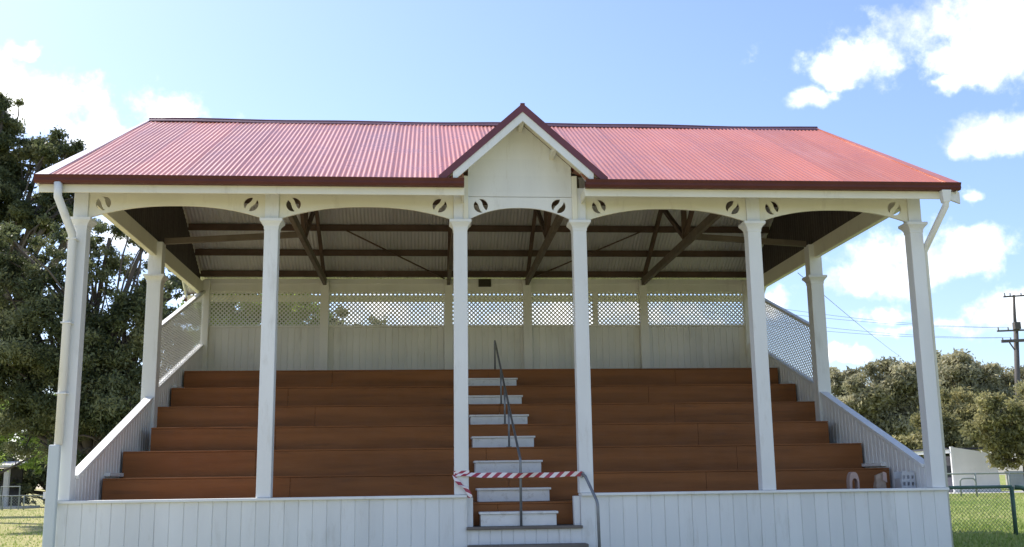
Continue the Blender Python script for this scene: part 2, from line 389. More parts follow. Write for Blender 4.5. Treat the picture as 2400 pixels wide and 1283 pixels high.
# steep end walls of the roof (red outside, dark lining inside) and the hip cappings
for sx in (-1, 1):
    b = MB(); e = sx; n = 56; y0_, y1_ = .22, 2*YM-.22
    for k in range(n):
        ya = y0_+(y1_-y0_)*k/n; yb_ = y0_+(y1_-y0_)*(k+1)/n
        zt_ = lambda y: max(6.10, roofz(y)-.05); o_ = .012*(k % 2)
        b.add([(e*(6.37+o_), ya, 6.06), (e*(6.37+o_), yb_, 6.06), (e*(6.37+o_), yb_, zt_(yb_)), (e*(6.37+o_), ya, zt_(ya))], [(0, 1, 2, 3)])
    obj('gable_wall', b, MT['roof'], roof)
    b = MB()
    n2 = 130; vs = []
    for k in range(n2+1):
        y = y0_+(y1_-y0_)*k/n2; o_ = .012*(k % 2); vs += [(e*(6.31+o_), y, 6.06), (e*(6.31+o_), y, zt_(y)-.01)]
    b.add(vs, [(2*k, 2*k+2, 2*k+3, 2*k+1) for k in range(n2)])
    obj('end_lining', b, MT['endlin'], roof)
    for y0 in (YE, 2*YM-YE):
        b = MB(); P0 = Vector((e*6.755, y0, ZE-.075)); P1 = Vector((e*6.505, YM, ZR-.10)); b.bar(P0, P1, .022, .15); obj('barge_board', b, MT['white'], roof)
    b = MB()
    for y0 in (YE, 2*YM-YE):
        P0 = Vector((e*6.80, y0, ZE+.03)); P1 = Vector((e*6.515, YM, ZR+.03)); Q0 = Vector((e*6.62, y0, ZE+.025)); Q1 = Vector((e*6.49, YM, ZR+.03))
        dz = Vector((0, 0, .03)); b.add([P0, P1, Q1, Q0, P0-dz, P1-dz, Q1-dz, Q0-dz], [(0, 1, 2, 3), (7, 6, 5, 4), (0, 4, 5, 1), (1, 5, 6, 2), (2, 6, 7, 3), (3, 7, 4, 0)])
    obj('hip_capping', b, MT['suncap'] if sx < 0 else MT['roof'], roof)  # left cap coloured as if sunlit, right one plain roof red
# fascia boards and gutters
YBE = 2*YM-YE
for bx_ in ((-6.76, -.72, -.43, -.405), (1.06, 6.56, -.43, -.405), (-6.72, 6.72, YBE-.095, YBE-.07)):
    fas = MB(); fas.box(*bx_, 5.735, 5.87 if bx_[2] < 0 else 5.895); obj('fascia', fas, MT['bouncewhite'], G, bevel=.004)
for x_ in (-.745, 1.06):
    fas = MB(); fas.box(x_, x_+.025, -.404, .0, 5.735, 5.87); obj('fascia_return', fas, MT['bouncewhite'], G)
fas = MB(); fas.add([(6.60, -.45, 5.74), (6.81, -.45, 5.66), (6.81, -.45, 5.84), (6.60, -.45, 5.84), (6.60, -.41, 5.74), (6.81, -.41, 5.66), (6.81, -.41, 5.84), (6.60, -.41, 5.84)], [(0, 1, 2, 3), (7, 6, 5, 4), (0, 4, 5, 1), (1, 5, 6, 2), (2, 6, 7, 3), (3, 7, 4, 0)])
obj('eave_end', fas, MT['white'], G)
def gutter_prof(mb, x0, x1, yo, dirn):
    pr = [(0, .0), (.0, .012), (.005, .012), (.10, .012), (.12, .04), (.115, .07), (.135, .10), (.135, .108), (.118, .108), (.10, .07), (.105, .045), (.09, .02), (.012, .02), (.012, .10), (0, .10)]
    pr = [(0, .10), (0, 0), (.10, 0), (.125, .03), (.12, .065), (.14, .10), (.14, .11), (.126, .11), (.108, .068), (.112, .036), (.095, .012), (.012, .012), (.012, .10)]
    n = len(pr); vs = [(x, yo+dirn*a, 5.85+z) for x in (x0, x1) for a, z in pr]
    if dirn > 0: vs = [(x, y, z-.085) for x, y, z in vs]
    mb.add(vs, [(i, (i+1) % n, n+(i+1) % n, n+i) for i in range(n)]+[tuple(range(n)), tuple(range(2*n-1, n-1, -1))])
for a_ in ((-6.79, -.725, -.432, -1), (1.065, 6.79, -.432, -1), (-6.79, 6.79, YBE-.068, 1)):
    g = MB(); gutter_prof(g, *a_); obj('gutter', g, MT['gutter'], G)
# side eave beams
for sx in (-1, 1):
    b = MB(); b.box(min(sx*6.24, sx*6.34), max(sx*6.24, sx*6.34), .21, YB, 5.80, 6.09); obj('eave_beam', b, MT['bouncewhite'], G, bevel=.006)
for x0, x1 in ((-6.2, -.85), (-.66, .93), (1.14, 6.2)):
    b = MB(); b.box(x0, x1, .085, .19, 5.86, 6.02); obj('front_plate', b, MT['bouncewhite'], G)

# --- roof framing
for y in (8.28, 7.62, 6.88, 6.12, 5.36, 4.62):
    for yy in (y, 2*YM-y):
        if yy < .4: continue
        z = roofz(yy)-.095
        b = MB(); b.box(-6.29, 6.29, yy-.035, yy+.035, z-.065, z+.065); obj('purlin', b, MT['timber'], roof)
for x in XP[1:5]:
    b = MB(); zt = 6.10
    b.box(x-.04, x+.04, .20, YB-.02, zt-.08, zt+.08)
    tr = obj('roof_truss', b, MT['timber2'], G, bevel=.005)
    b = MB()
    for s in (-1, 1):
        b.bar((x+.004*s, YM-s*4.05, roofz(YM-s*4.05)-.215), (x+.004*s, YM-s*.06, ZR-.215), .07, .11)
    obj('rafter', b, MT['timber'], tr)
    b = MB(); b.box(x-.045, x+.045, YM-.05, YM+.05, zt+.082, ZR-.30)
    for s in (-1, 1): b.bar((x, YM+s*.08, zt+.15), (x, YM+s*1.75, roofz(YM+1.75)-.27), .07, .09)
    obj('king_post', b, MT['timber'], tr)
    b = MB(); b.bar((x, .95, zt+.09), (x, .26, 5.62), .06, .08); obj('knee_brace', b, MT['timber2'], tr)
for a, c in (((-3.0, 6.80), (-.86, 8.28)), ((3.5, 6.75), (1.13, 8.26))):
    b = MB(); b.bar((a[0], a[1], roofz(a[1])-.20), (c[0], c[1], roofz(c[1])-.20), .04, .02); obj('wind_brace', b, MT['timber'], roof)
for s, xe in ((-1, XP[1]), (1, XP[4])):
    b = MB(); b.bar((s*6.13, YM, 6.09), (xe+s*.05, YM, 6.24), .07, .11); obj('collar_beam', b, MT['timber2'], G)

# --- seating tiers and aisle steps
for k in range(7):
    xe = 6.145 if k != 3 else 5.975
    yb_ = TY[k+1] if k < 6 else YB-.17
    zb = .985 if k == 0 else TZ[k-1]
    b = MB()
    def run(y0, y1, z0, z1, jit):
        cuts = [-xe]+sorted(c for c in (-3.6+random.uniform(-.5, .5), -.1+random.uniform(-.4, .4), 3.4+random.uniform(-.6, .6)))+[xe]
        for c0, c1 in zip(cuts, cuts[1:]):
            d_ = random.uniform(-jit, jit); b.box(c0+(.002 if c0 > -xe else 0), c1-(.002 if c1 < xe else 0), y0+d_, y1+d_, z0, z1)
    zm = zb+(TZ[k]-zb)*random.uniform(.47, .53)
    run(TY[k], TY[k]+.03, zb+.004, TZ[k]-.028, .0012)
    npl = 4 if k < 6 else 8; y0 = TY[k]-.010; w = (yb_-.002-y0)/npl
    for i in range(npl): run(y0+i*w+.002, y0+(i+1)*w-.006, TZ[k]-.025, TZ[k]+random.uniform(-.002, .001), .001)
    b.box(-xe, xe, TY[k]+.034, yb_-.004, TZ[k]-.09, TZ[k]-.03)
    obj('seat_tier', b, MT['tier'], G, bevel=.004)
b = MB(); b.box(-6.14, 6.14, .46, 8.3, .2, .9); obj('substructure', b, MT['shed'], G)
fl = [.985]+TZ[:6]
for k in range(7):
    y1 = TY[k]-.013; y0 = y1-(.31 if k == 0 else .46); z = fl[k]+.003
    x0, x1 = -.49+.006*k, .60-.008*k
    b = MB(); b.box(x0, x1, y0, y1, z, z+.165); s = obj('aisle_step', b, MT['step'], G, bevel=.004)
    b = MB(); b.box(x0-.02, x1+.025, y0-.025, y1, z+.167, z+.20); obj('step_tread', b, MT['step'], s, bevel=.005)

# --- side walls: boarded dado under a raking rail, lattice in the rear half
railz = lambda y: 1.80+(y-.257)*.3585
lowz = lambda y: 3.47+(y-4.745)*.338
upz = lambda y: 4.645+(y-4.92)*.358
def lattice(inside, bounds, pitch, w, plane, th=.012, axis='x'):
    """two layers of thin diagonal laths clipped to a convex region: inside(s)->(zlo, zhi)"""
    mb = MB(); s0, s1 = bounds
    for li, sg in enumerate((1, -1)):
        zlo = min(inside(s0)[0], inside(s1)[0]); zhi = max(inside(s0)[1], inside(s1)[1])
        c = -(s1-s0)-(zhi-zlo)*2
        off = s0-(zhi-zlo) if sg > 0 else s0
        k = off
        while k < s1+(zhi-zlo):
            # lath centre line: s = k + sg*(z - zlo)
            pts = []
            N = 160; a = b_ = None
            for i in range(N+1):
                z = zlo+(zhi-zlo)*i/N; s = k+sg*(z-zlo)
                if s0 <= s <= s1:
                    lo, hi = inside(s)
                    if lo <= z <= hi:
                        if a is None: a = (s, z)
                        b_ = (s, z)
            if a and b_ and abs(a[1]-b_[1]) > .02:
                t = plane+(li-.5)*th*1.05
                if axis == 'x': mb.bar((a[0], t, a[1]), (b_[0], t, b_[1]), th, w)
                else: mb.bar((t, a[0], a[1]), (t, b_[0], b_[1]), th, w, up=(0, .3, 1))
            k += pitch
    return mb
for sx in (-1, 1):
    # front half
    b = MB(); xf = sx*6.19; xb = sx*6.27
    boards(b, 'y', .215, 4.14, -.2, lambda y: railz(y)-.055, xf, xb, .15, .017, .03)
    w = obj('side_wall', b, MT['sidewhite'], G)
    b = MB(); b.bar((sx*6.23, .212, railz(.212)-.025), (sx*6.23, 4.15, railz(4.15)-.025), .15, .055); obj('raking_rail', b, MT['white'], w, bevel=.006)
    b = MB(); b.box(min(sx*6.188, sx*6.11), max(sx*6.188, sx*6.11), 1.55, 2.33, TZ[1]+.03, TZ[1]+.085); obj('ledge', b, MT['white'], w, bevel=.003)
    # rear half
    b = MB(); boards(b, 'y', 4.41, 8.33, -.2, lambda y: lowz(y)-.045, xf, xb, .15, .017, .03); w2 = obj('side_wall', b, MT['sidewhite'], G)
    b = MB(); b.bar((sx*6.23, 4.41, lowz(4.41)-.02), (sx*6.23, 8.33, lowz(8.33)-.02), .13, .05)
    b.bar((sx*6.23, 4.41, upz(4.41)), (sx*6.23, 8.33, upz(8.33)), .10, .06); obj('raking_rail', b, MT['white'], w2, bevel=.006)
    b = MB(); b.box(min(sx*6.188, sx*6.11), max(sx*6.188, sx*6.11), 5.7, 6.4, TZ[5]+.03, TZ[5]+.085); obj('ledge', b, MT['white'], w2, bevel=.003)
    L = lattice(lambda y: (lowz(y)+.005, upz(y)-.03), (4.41, 8.33), .10, .028, sx*6.235, th=.003, axis='y')
    obj('lattice', L, MT['sidewhite'], G)

# --- rear wall: boards, rails, lattice windows
ZL0, ZL1 = 5.12, 5.88
b = MB(); boards(b, 'x', -6.25, 6.25, -.2, ZL0-.05, YB-.015, YB+.05, .145); rw = obj('rear_wall', b, MT['innerboards'], G)
b = MB(); b.box(-6.25, 6.25, YB-.045, YB+.03, ZL0-.048, ZL0); b.box(-6.25, 6.25, YB-.04, YB+.03, ZL1, ZL1+.06); obj('rail', b, MT['inner'], rw, bevel=.004)
b = MB(); b.box(-6.25, 6.25, YB-.015, YB+.03, ZL1+.062, 6.19); b.box(-6.25, 6.25, YB-.03, YB-.016, 6.075, 6.10); obj('frieze_board', b, MT['inner'], rw)
L = lattice(lambda s: (ZL0, ZL1), (-6.2, 6.2), .094, .029, YB+.005)
obj('lattice', L, MT['sidewhite'], G)
b = MB(); b.box(2.56, 2.68, YB-.03, YB+.03, ZL0, ZL1); obj('lattice_stile', b, MT['inner'], rw)

# --- downpipes
b = MB()
P = [(-6.47, -.50, 5.86), (-6.465, -.49, 5.66), (-6.36, -.11, 5.20), (-6.36, -.075, 5.10), (-6.365, -.075, 2.20)]
b.tube(P, .058, 12); dp = obj('downpipe', b, MT['white'], G, smooth_=True)
b = MB(); b.box(-6.475, -6.325, -.145, -.05, -.1, 2.20); obj('lower_pipe', b, MT['downp'], dp, bevel=.02)
for z in (5.12, 3.9, 2.9):
    b = MB(); b.box(-6.43, -6.29, -.14, .0, z, z+.022); obj('bracket', b, MT['white'], dp, bevel=.003)
b = MB(); b.box(-6.51, -6.475, -.12, -.06, 1.47, 1.56); obj('bracket', b, MT['white'], dp, bevel=.003)
b = MB()
b.tube([(6.56, -.48, 5.86), (6.56, -.48, 5.62), (6.46, .02, 5.12), (6.455, .13, 5.02), (6.455, .15, .2)], .05, 12); dp = obj('downpipe', b, MT['white'], G, smooth_=True)
b = MB(); b.frustum(6.56, -.48, 5.66, 5.85, .10, .15); obj('rain_head', b, MT['white'], dp, bevel=.01)

# ------------------------------------------------------------------ things on and at the stand
def blockify(text, mb, x, y, z, h):   # tiny raised lettering strokes as bars (illegible plaque lines)
    pass
o = MB(); o.box(-.075, .215, YB-.062, YB-.044, 6.0, 6.185)
pl = thing('wall_plaque', 'small dark rectangular plaque high on the rear wall above the white lattice', 'plaque', (.07, YB-.05, 6.0))
obj('plate', o, MT['plaque'], pl, bevel=.004)
b = MB(); b.box(-.06, .20, YB-.066, YB-.0625, 6.012, 6.018); b.box(-.06, .20, YB-.066, YB-.0625, 6.167, 6.173); b.box(-.066, -.060, YB-.066, YB-.0625, 6.012, 6.173); b.box(.20, .206, YB-.066, YB-.0625, 6.012, 6.173)
obj('rim', b, MT['brass'], pl)

def bend(pts, r=.08, n=5):
    pts = [Vector(p) for p in pts]; out = [pts[0]]
    for a, b_, c in zip(pts, pts[1:], pts[2:]):
        d0 = (a-b_).normalized(); d1 = (c-b_).normalized(); rr = min(r, (a-b_).length*.45, (c-b_).length*.45)
        for i in range(n+1):
            t = i/n; out.append((b_+d0*rr)*(1-t)**2+b_*2*t*(1-t)+(b_+d1*rr)*t*t)
    return out+[pts[-1]]
h = thing('handrail', 'thin grey pipe handrail climbing the middle of the white aisle steps', 'handrail', (.09, .05, .985))
rz = lambda y: 1.93+(y-.05)*.399
rx = lambda y: .085+(y-.05)*.011
b = MB(); b.tube(bend([(rx(.05), .05, .985), (rx(.05), .05, rz(.05)), (rx(6.5), 6.5, rz(6.5)), (rx(6.5), 6.5, TZ[6]+.003)], .05), .019, 10); obj('rail', b, MT['pipe'], h, smooth_=True)
for y, z in ((2.42, TZ[2]), (3.45, TZ[3]), (4.5, TZ[4])):
    b = MB(); b.tube([(rx(y), y, z+.003), (rx(y), y, rz(y)-.01)], .017, 8); b.tube([(rx(y), y, z+.001), (rx(y), y, z+.012)], .045, 12); obj('stanchion', b, MT['pipe'], h, smooth_=True)
h = thing('handrail', 'grey bent pipe handrail standing in front of the right front wall beside the aisle entry', 'handrail', (1.15, -.36, .2))
b = MB(); b.tube(bend([(.965, -.03, 1.70), (1.0, -.10, 1.68), (1.13, -.36, 1.31), (1.145, -.37, .1)], .06), .022, 10); obj('rail', b, MT['pipe'], h, smooth_=True)
b = MB(); b.tube([(.965, -.012, 1.70), (.965, -.03, 1.70)], .045, 12); obj('flange', b, MT['pipe'], h)

# striped barrier tape
m, nt, bs = newmat('red_white_tape')
uv = nd(nt, 'ShaderNodeUVMap'); sp = nd(nt, 'ShaderNodeSeparateXYZ'); nt.links.new(uv.outputs[0], sp.inputs[0])
a1 = nd(nt, 'ShaderNodeMath', operation='MULTIPLY_ADD'); a1.inputs[1].default_value = -.55; nt.links.new(sp.outputs[1], a1.inputs[0]); nt.links.new(sp.outputs[0], a1.inputs[2])
fr = nd(nt, 'ShaderNodeMath', operation='FRACT'); nt.links.new(a1.outputs[0], fr.inputs[0])
gt = nd(nt, 'ShaderNodeMath', operation='GREATER_THAN'); gt.inputs[1].default_value = .5; nt.links.new(fr.outputs[0], gt.inputs[0])
nt.links.new(mix(nt, (.80, .72, .70), (.36, .035, .06), gt.outputs[0]), bs.inputs['Base Color']); bs.inputs['Roughness'].default_value = .35
MT['tape'] = m
def ribbon(name, pts, ups, width, parent):
    me = bpy.data.meshes.new(name); off = ORG[parent.name]; vs = []; fs = []; L = [0]
    pts = [Vector(p) for p in pts]
    for i in range(1, len(pts)): L.append(L[-1]+(pts[i]-pts[i-1]).length)
    for p, u in zip(pts, ups):
        u = Vector(u).normalized(); vs += [tuple(p-u*width/2-off), tuple(p+u*width/2-off)]
    for i in range(len(pts)-1): fs.append((2*i, 2*i+2, 2*i+3, 2*i+1))
    me.from_pydata(vs, [], fs); uvl = me.uv_layers.new(name='UVMap')
    for poly in me.polygons:
        for li in poly.loop_indices:
            vi = me.loops[li].vertex_index; uvl.data[li].uv = (L[vi//2]/.15, vi % 2)
    me.update(); o = link_mesh(name, me, MT['tape'], parent)
    sd = o.modifiers.new('thick', 'SOLIDIFY'); sd.thickness = .0006; return o
tp = thing('barrier_tape', 'red and white striped barrier tape strung across the aisle entry between two posts', 'barrier tape', (.05, -.02, 1.72))
pts = []; ups = []
N = 44
for i in range(N+1):
    t = i/N; x = -.86+t*1.83; sag = .02*4*t*(1-t)
    w = .25*math.exp(-t*14)
    pts.append((x, -.012-.03*t, 1.728-.018*t-sag+.004*math.sin(t*23))); ups.append((0, .7*math.sin(t*7+.5)*(1-t)+w+.25*math.sin(t*19), 1))
ribbon('band', pts, ups, .072, tp)
lx = [(-.655, .002), (-.655, .213), (-.875, .213), (-.875, -.004), (-.655, -.008)]
ribbon('knot_loop', [(x, y, 1.735+.004*i) for i, (x, y) in enumerate(lx)], [(0, .1, 1)]*5, .05, tp)
ribbon('tail', [(-.868, -.010, 1.72), (-.855, -.03, 1.66), (-.80, -.035, 1.60), (-.755, -.045, 1.565), (-.70, -.05, 1.52), (-.665, -.05, 1.46), (-.64, -.05, 1.40)],
       [(1, .0, .3), (.6, .4, .7), (.5, .3, .9), (.2, .9, .4), (.7, .2, .7), (.9, .2, .4), (.9, .0, .4)], .06, tp)

# small things left on the lowest tier at the right
ZI = TZ[0]+.003
def ti(u, v): return at(u, v, .62)
a = ti(1998, 1117); px = .0063
n_ = thing('folded_card', 'pale pink arch shaped folded card on the lowest tier left of the beige bag', 'card', (a.x, .62, ZI))
out = []; inn = []
W_, H_ = .078, .405
for k in range(17):
    t = math.pi*k/16; out.append((a.x+W_*math.copysign(abs(math.cos(t))**.75, math.cos(t)), ZI+.20+.165*math.sin(t)))
for k in range(17):
    t = math.pi*(1-k/16); inn.append((a.x+(W_-.035)*math.cos(t)+.008, ZI+.20+.07*math.sin(t)))
b = plate([(a.x+W_, ZI)]+out+[(a.x-W_, ZI), (a.x-W_+.035, ZI)]+inn+[(a.x+W_-.03, ZI)], [], .56, .68)
obj('sheet', b, MT['pinkish'], n_, bevel=.004)
a = ti(2060, 1115)
n_ = thing('paper_bag', 'crumpled beige paper bag on the lowest tier at the foot of the right side wall', 'paper bag', (a.x, .62, ZI))
b = MB(); N = 7
rings = []
for i in range(N+1):
    t = i/N; z = ZI+.335*t; w = .085-.012*t+random.uniform(-.006, .006); d = .06-.03*t**2
    rings.append([(a.x+w*c+random.uniform(-.005, .005)+.012*t, .62+d*s+random.uniform(-.005, .005), z+(.025*c if i == N else 0)) for c, s in ((-1, -1), (-.3, -1.1), (.4, -1), (1, -.9), (1.1, 0), (1, 1), (.2, 1.1), (-1, 1), (-1.1, .1))])
m_ = len(rings[0]); vs = [p for r_ in rings for p in r_]
b.add(vs, [(i*m_+k, i*m_+(k+1) % m_, (i+1)*m_+(k+1) % m_, (i+1)*m_+k) for i in range(N) for k in range(m_)]+[tuple(range(m_))])
obj('bag_body', b, MT['bag'], n_)
b = MB(); b.add([(a.x+.02, .545, ZI+.24), (a.x+.09, .545, ZI+.20), (a.x+.095, .56, ZI+.345), (a.x+.04, .56, ZI+.365)], [(0, 1, 2, 3)]); f_ = obj('torn_flap', b, MT['pinkish'], n_)
sd = f_.modifiers.new('thick', 'SOLIDIFY'); sd.thickness = .004
a = ti(2118, 1115)
n_ = thing('plastic_crate', 'small white plastic crate with square openings against the right side wall', 'crate', (a.x, .62, ZI))
x0, x1 = a.x-.15, a.x+.12; z0, z1 = ZI, ZI+.36
holes = [[(x0+.075+i*.07, z0+.15+j*.10), (x0+.115+i*.07, z0+.15+j*.10), (x0+.115+i*.07, z0+.205+j*.10), (x0+.075+i*.07, z0+.205+j*.10)] for i in range(3) for j in range(2)]
b = plate([(x0, z0), (x1, z0), (x1, z1), (x0+.07, z1), (x0+.05, z0+.10), (x0, z0+.10)], holes, .50, .515); obj('front_panel', b, MT['plastic'], n_, bevel=.003)
b = MB(); b.box(x0+.05, x1, .72, .735, z0, z1); b.box(x1-.015, x1, .516, .719, z0, z1); b.box(x0+.05, x0+.065, .516, .719, z0, z1-.1); b.box(x0+.066, x1-.016, .516, .719, z0, z0+.015)
obj('shell', b, MT['plastic'], n_, bevel=.003)

# timber step in front of the aisle
st = thing('entry_step', 'weathered grey timber step in front of the aisle opening at the foot of the stand', 'step', (.12, -.3, .1))
b = MB(); b.box(-.69, .99, -.36, -.06, .70, .745); obj('tread', b, MT['floor'], st, bevel=.006)
b = MB(); b.box(-.66, .96, -.32, -.06, .10, .699); obj('riser', b, MT['shed'], st)
b = MB(); b.box(-.69, .99, -.68, -.325, .44, .475); b.box(-.66, .96, -.64, -.325, .08, .439); obj('tread', b, MT['floor'], st, bevel=.006)

# ------------------------------------------------------------------ ground
def grid(name, xs, ys, dz, m):
    vs = [(x, y, gz(x, y)+dz) for y in ys for x in xs]; n = len(xs)
    me = bpy.data.meshes.new(name); me.from_pydata(vs, [], [(j*n+i, j*n+i+1, (j+1)*n+i+1, (j+1)*n+i) for j in range(len(ys)-1) for i in range(n-1)])
    me.polygons.foreach_set('use_smooth', [True]*len(me.polygons))
    o = link_mesh(name, me, m); return o
m, nt, bs = newmat('grassy_ground')
n1 = noise(nt, .12, 6); n2 = noise(nt, 1.3, 8, rough=.7); n3 = noise(nt, 14, 6, rough=.7)
c1 = ramp(nt, n1, [(.36, (.20, .28, .06)), (.52, (.29, .34, .09)), (.68, (.42, .38, .17))])
c2 = mix(nt, c1.outputs[0], (.46, .40, .20), ramp(nt, n2, [(.45, (0, 0, 0)), (.75, (.7,)*3)]).outputs[0])
c3 = mix(nt, c2, (.055, .075, .02), ramp(nt, n3, [(.35, (.55,)*3), (.6, (0, 0, 0))]).outputs[0])
tcg = nd(nt, 'ShaderNodeTexCoord'); sxg = nd(nt, 'ShaderNodeSeparateXYZ'); nt.links.new(tcg.outputs['Object'], sxg.inputs[0])
mrg = nd(nt, 'ShaderNodeMapRange'); mrg.inputs['From Min'].default_value = -4; mrg.inputs['From Max'].default_value = -10; mrg.inputs['To Max'].default_value = .75; nt.links.new(sxg.outputs[0], mrg.inputs['Value'])
mlg = nd(nt, 'ShaderNodeMath', operation='MULTIPLY'); nt.links.new(mrg.outputs[0], mlg.inputs[0]); nt.links.new(ramp(nt, n2, [(.3, (.25,)*3), (.6, (1, 1, 1))]).outputs[0], mlg.inputs[1])
c3 = mix(nt, c3, (.50, .42, .22), mlg.outputs[0])
nt.links.new(c3, bs.inputs['Base Color']); bs.inputs['Roughness'].default_value = .95; bs.inputs['Specular IOR Level'].default_value = .1
bp = nd(nt, 'ShaderNodeBump'); bp.inputs['Strength'].default_value = .8; bp.inputs['Distance'].default_value = .05
nt.links.new(n3, bp.inputs['Height']); nt.links.new(bp.outputs[0], bs.inputs['Normal'])
MT['ground'] = m
xs = [-1500, -600, -200, -100]+[-60+2*i for i in range(61)]+[100, 200, 600, 1500]
ys = [-1500, -500, -150, -60]+[-30+2*i for i in range(66)]+[130, 200, 400, 800, 1600]
tag(grid('ground', xs, ys, 0, MT['ground']), kind='structure')
tag(grid('path', [18+i*2 for i in range(40)], [50.5, 52, 53, 54.5, 56, 57.5], .006, MT['concrete']), kind='structure')

MT['bounce'] = mat('bounce_gravel', (.43, .37, .25), .95, .15, 3, None, (.35, .30, .20), .5, bump=.5, bscale=80)
tag(grid('bounce_ground', [-16+i for i in range(33)], [-15+i*.5 for i in range(28)], .006, MT['bounce']), kind='structure')  # unseen pale ground, added to bounce warm light up under the eaves
# grass blades: denser where the photo sees turf
MT['grass'] = leafmat('grass_blade', [(.17, .26, .045), (.27, .36, .08), (.37, .44, .12), (.48, .48, .19)], .3)
def grass(n, regions):
    per = []
    for (x0, x1, y0, y1, k) in regions:
        per.append(np.stack([rng.uniform(x0, x1, k), rng.uniform(y0, y1, k)], 1))
    P = np.concatenate(per); k = len(P)
    Z = np.array([gz(x, y) for x, y in P])
    a = rng.uniform(0, 2*np.pi, k); h = rng.uniform(.03, .085, k); w = rng.uniform(.006, .014, k)*1.6
    lean = rng.normal(0, .03, (k, 2))
    base = np.stack([P[:, 0], P[:, 1], Z], 1); dx = np.stack([np.cos(a)*w, np.sin(a)*w, 0*a], 1)
    tip = base+np.stack([lean[:, 0], lean[:, 1], h], 1)
    V = np.stack([base-dx, base+dx, tip], 1).reshape(-1, 3)
    me = bpy.data.meshes.new('grass'); me.vertices.add(len(V)); me.vertices.foreach_set('co', V.ravel())
    me.loops.add(3*k); me.loops.foreach_set('vertex_index', np.arange(3*k)); me.polygons.add(k)
    me.polygons.foreach_set('loop_start', np.arange(0, 3*k, 3)); me.polygons.foreach_set('loop_total', np.full(k, 3)); me.update()
    at_ = me.attributes.new('tint', 'FLOAT', 'FACE'); at_.data.foreach_set('value', rng.uniform(0, 1, k))
    return link_mesh('grass', me, MT['grass'])
tag(grass(0, [(6.8, 13, -3, 10, 26000), (10, 34, 10, 48, 40000), (-16, -8, 4, 22, 5000), (-34, -12, 20, 62, 14000)]), 'short green and straw coloured grass on the field', 'grass', kind='stuff')

# ------------------------------------------------------------------ fences, gate, shelter, pole
def mesh_wire(mb, p0, p1, z0, z1, pitch=.06, w=.0045):
    p0 = Vector(p0); p1 = Vector(p1); L = (p1-p0).length; d = (p1-p0)/L; H = z1-z0
    for sg in (1, -1):
        k = -H
        while k < L+H:
            a = None
            pts = []
            for z in (0, H):
                pts.append((k+sg*(z if sg > 0 else z-H*0), z))
            (s0, za), (s1, zb) = (k, 0), (k+sg*H, H)
            if sg < 0: s0, s1 = k+H, k
            # clip to 0..L
            def cl(s, z, s_o, z_o):
                if s < 0: t = (0-s)/(s_o-s); return 0, z+(z_o-z)*t
                if s > L: t = (L-s)/(s_o-s); return L, z+(z_o-z)*t
                return s, z
            if max(s0, s1) > 0 and min(s0, s1) < L:
                A = cl(s0, 0, s1, H); B = cl(s1, H, s0, 0)
                if abs(A[0]-B[0]) > .01:
                    mb.bar(p0+d*A[0]+Vector((0, 0, z0+A[1])), p0+d*B[0]+Vector((0, 0, z0+B[1])), w, w)
            k += pitch
def chainfence(name, label, p0, p1, h, posts, mp, rp=.03, group=None, pitch=.06, w=.0045, bottom=False, tops=True):
    p0 = Vector((p0[0], p0[1], 0)); p1 = Vector((p1[0], p1[1], 0)); zg = lambda p: gz(p.x, p.y)
    f = thing(name, label, 'fence', (p0.x, p0.y, zg(p0)), group)
    b = MB(); b.tube([p0+Vector((0, 0, zg(p0)+h)), p1+Vector((0, 0, zg(p1)+h))], rp*.9, 10)
    if bottom: b.tube([p0+Vector((0, 0, zg(p0)+.12)), p1+Vector((0, 0, zg(p1)+.12))], rp*.7, 8)
    obj('top_rail', b, mp, f, smooth_=True)
    for t in posts:
        p = p0.lerp(p1, t); b = MB(); b.tube([p+Vector((0, 0, zg(p)-.1)), p+Vector((0, 0, zg(p)+h+.0))], rp*1.15, 10); obj('post', b, mp, f, smooth_=True)
    if pitch:
        b = MB(); mesh_wire(b, p0+Vector((0, .0, zg(p0))), p1+Vector((0, 0, zg(p0))), .08, h-.03, pitch, w); obj('wire_mesh', b, mp, f)
    return f
chainfence('chain_link_fence', 'green chain link fence panel with pipe rail beside the right end of the stand', (7.2, 4.40), (9.93, 4.48), .93, (.02, 1), MT['green'], .035, pitch=.075)
gt_ = thing('gate_post', 'thick green pipe gate frame at the far right edge next to the chain link fence', 'gate', (10.12, 4.3, .45))
b = MB(); b.tube(bend([(9.98, 4.46, 1.37), (10.12, 4.40, 1.36), (10.22, 4.28, 1.20), (10.28, 4.22, .35)], .1), .045, 10); obj('frame', b, MT['green'], gt_, smooth_=True)
b = MB(); b.tube([(10.26, 4.24, 1.12), (12.2, 3.4, 1.12)], .035, 8); b.tube([(10.27, 4.24, .56), (12.2, 3.4, .56)], .035, 8); obj('bar', b, MT['green'], gt_, smooth_=True)

def ray_ground(u, v, z):
    d = ray(u, v); return CAM+d*((z-CAM.z)/d.z)
# far pipe fence on the right, level with the shelter
y_ = 46.0
def gx(u, v, Y): return at(u, v, Y).x
chainfence('pipe_fence', 'dull green boundary pipe fence in front of the white shelter', (gx(2150, 1150, y_), y_), (gx(2560, 1150, y_), y_), 1.22, (0, .16, .335, .53, .8, 1), MT['greypipe'], .05, pitch=None)
hp = thing('pipe_hoop', 'low grey pipe hoop standing before the white shelter wall', 'hoop', (gx(2270, 1150, 40), 40, .45))
b = MB(); xa, xb = gx(2252, 1150, 40), gx(2289, 1150, 40)
b.tube(bend([(xa, 40, .4), (xa, 40, 1.42), (xb, 40, 1.42), (xb, 40, .4)], .25), .04, 8); obj('hoop_pipe', b, MT['greypipe'], hp, smooth_=True)
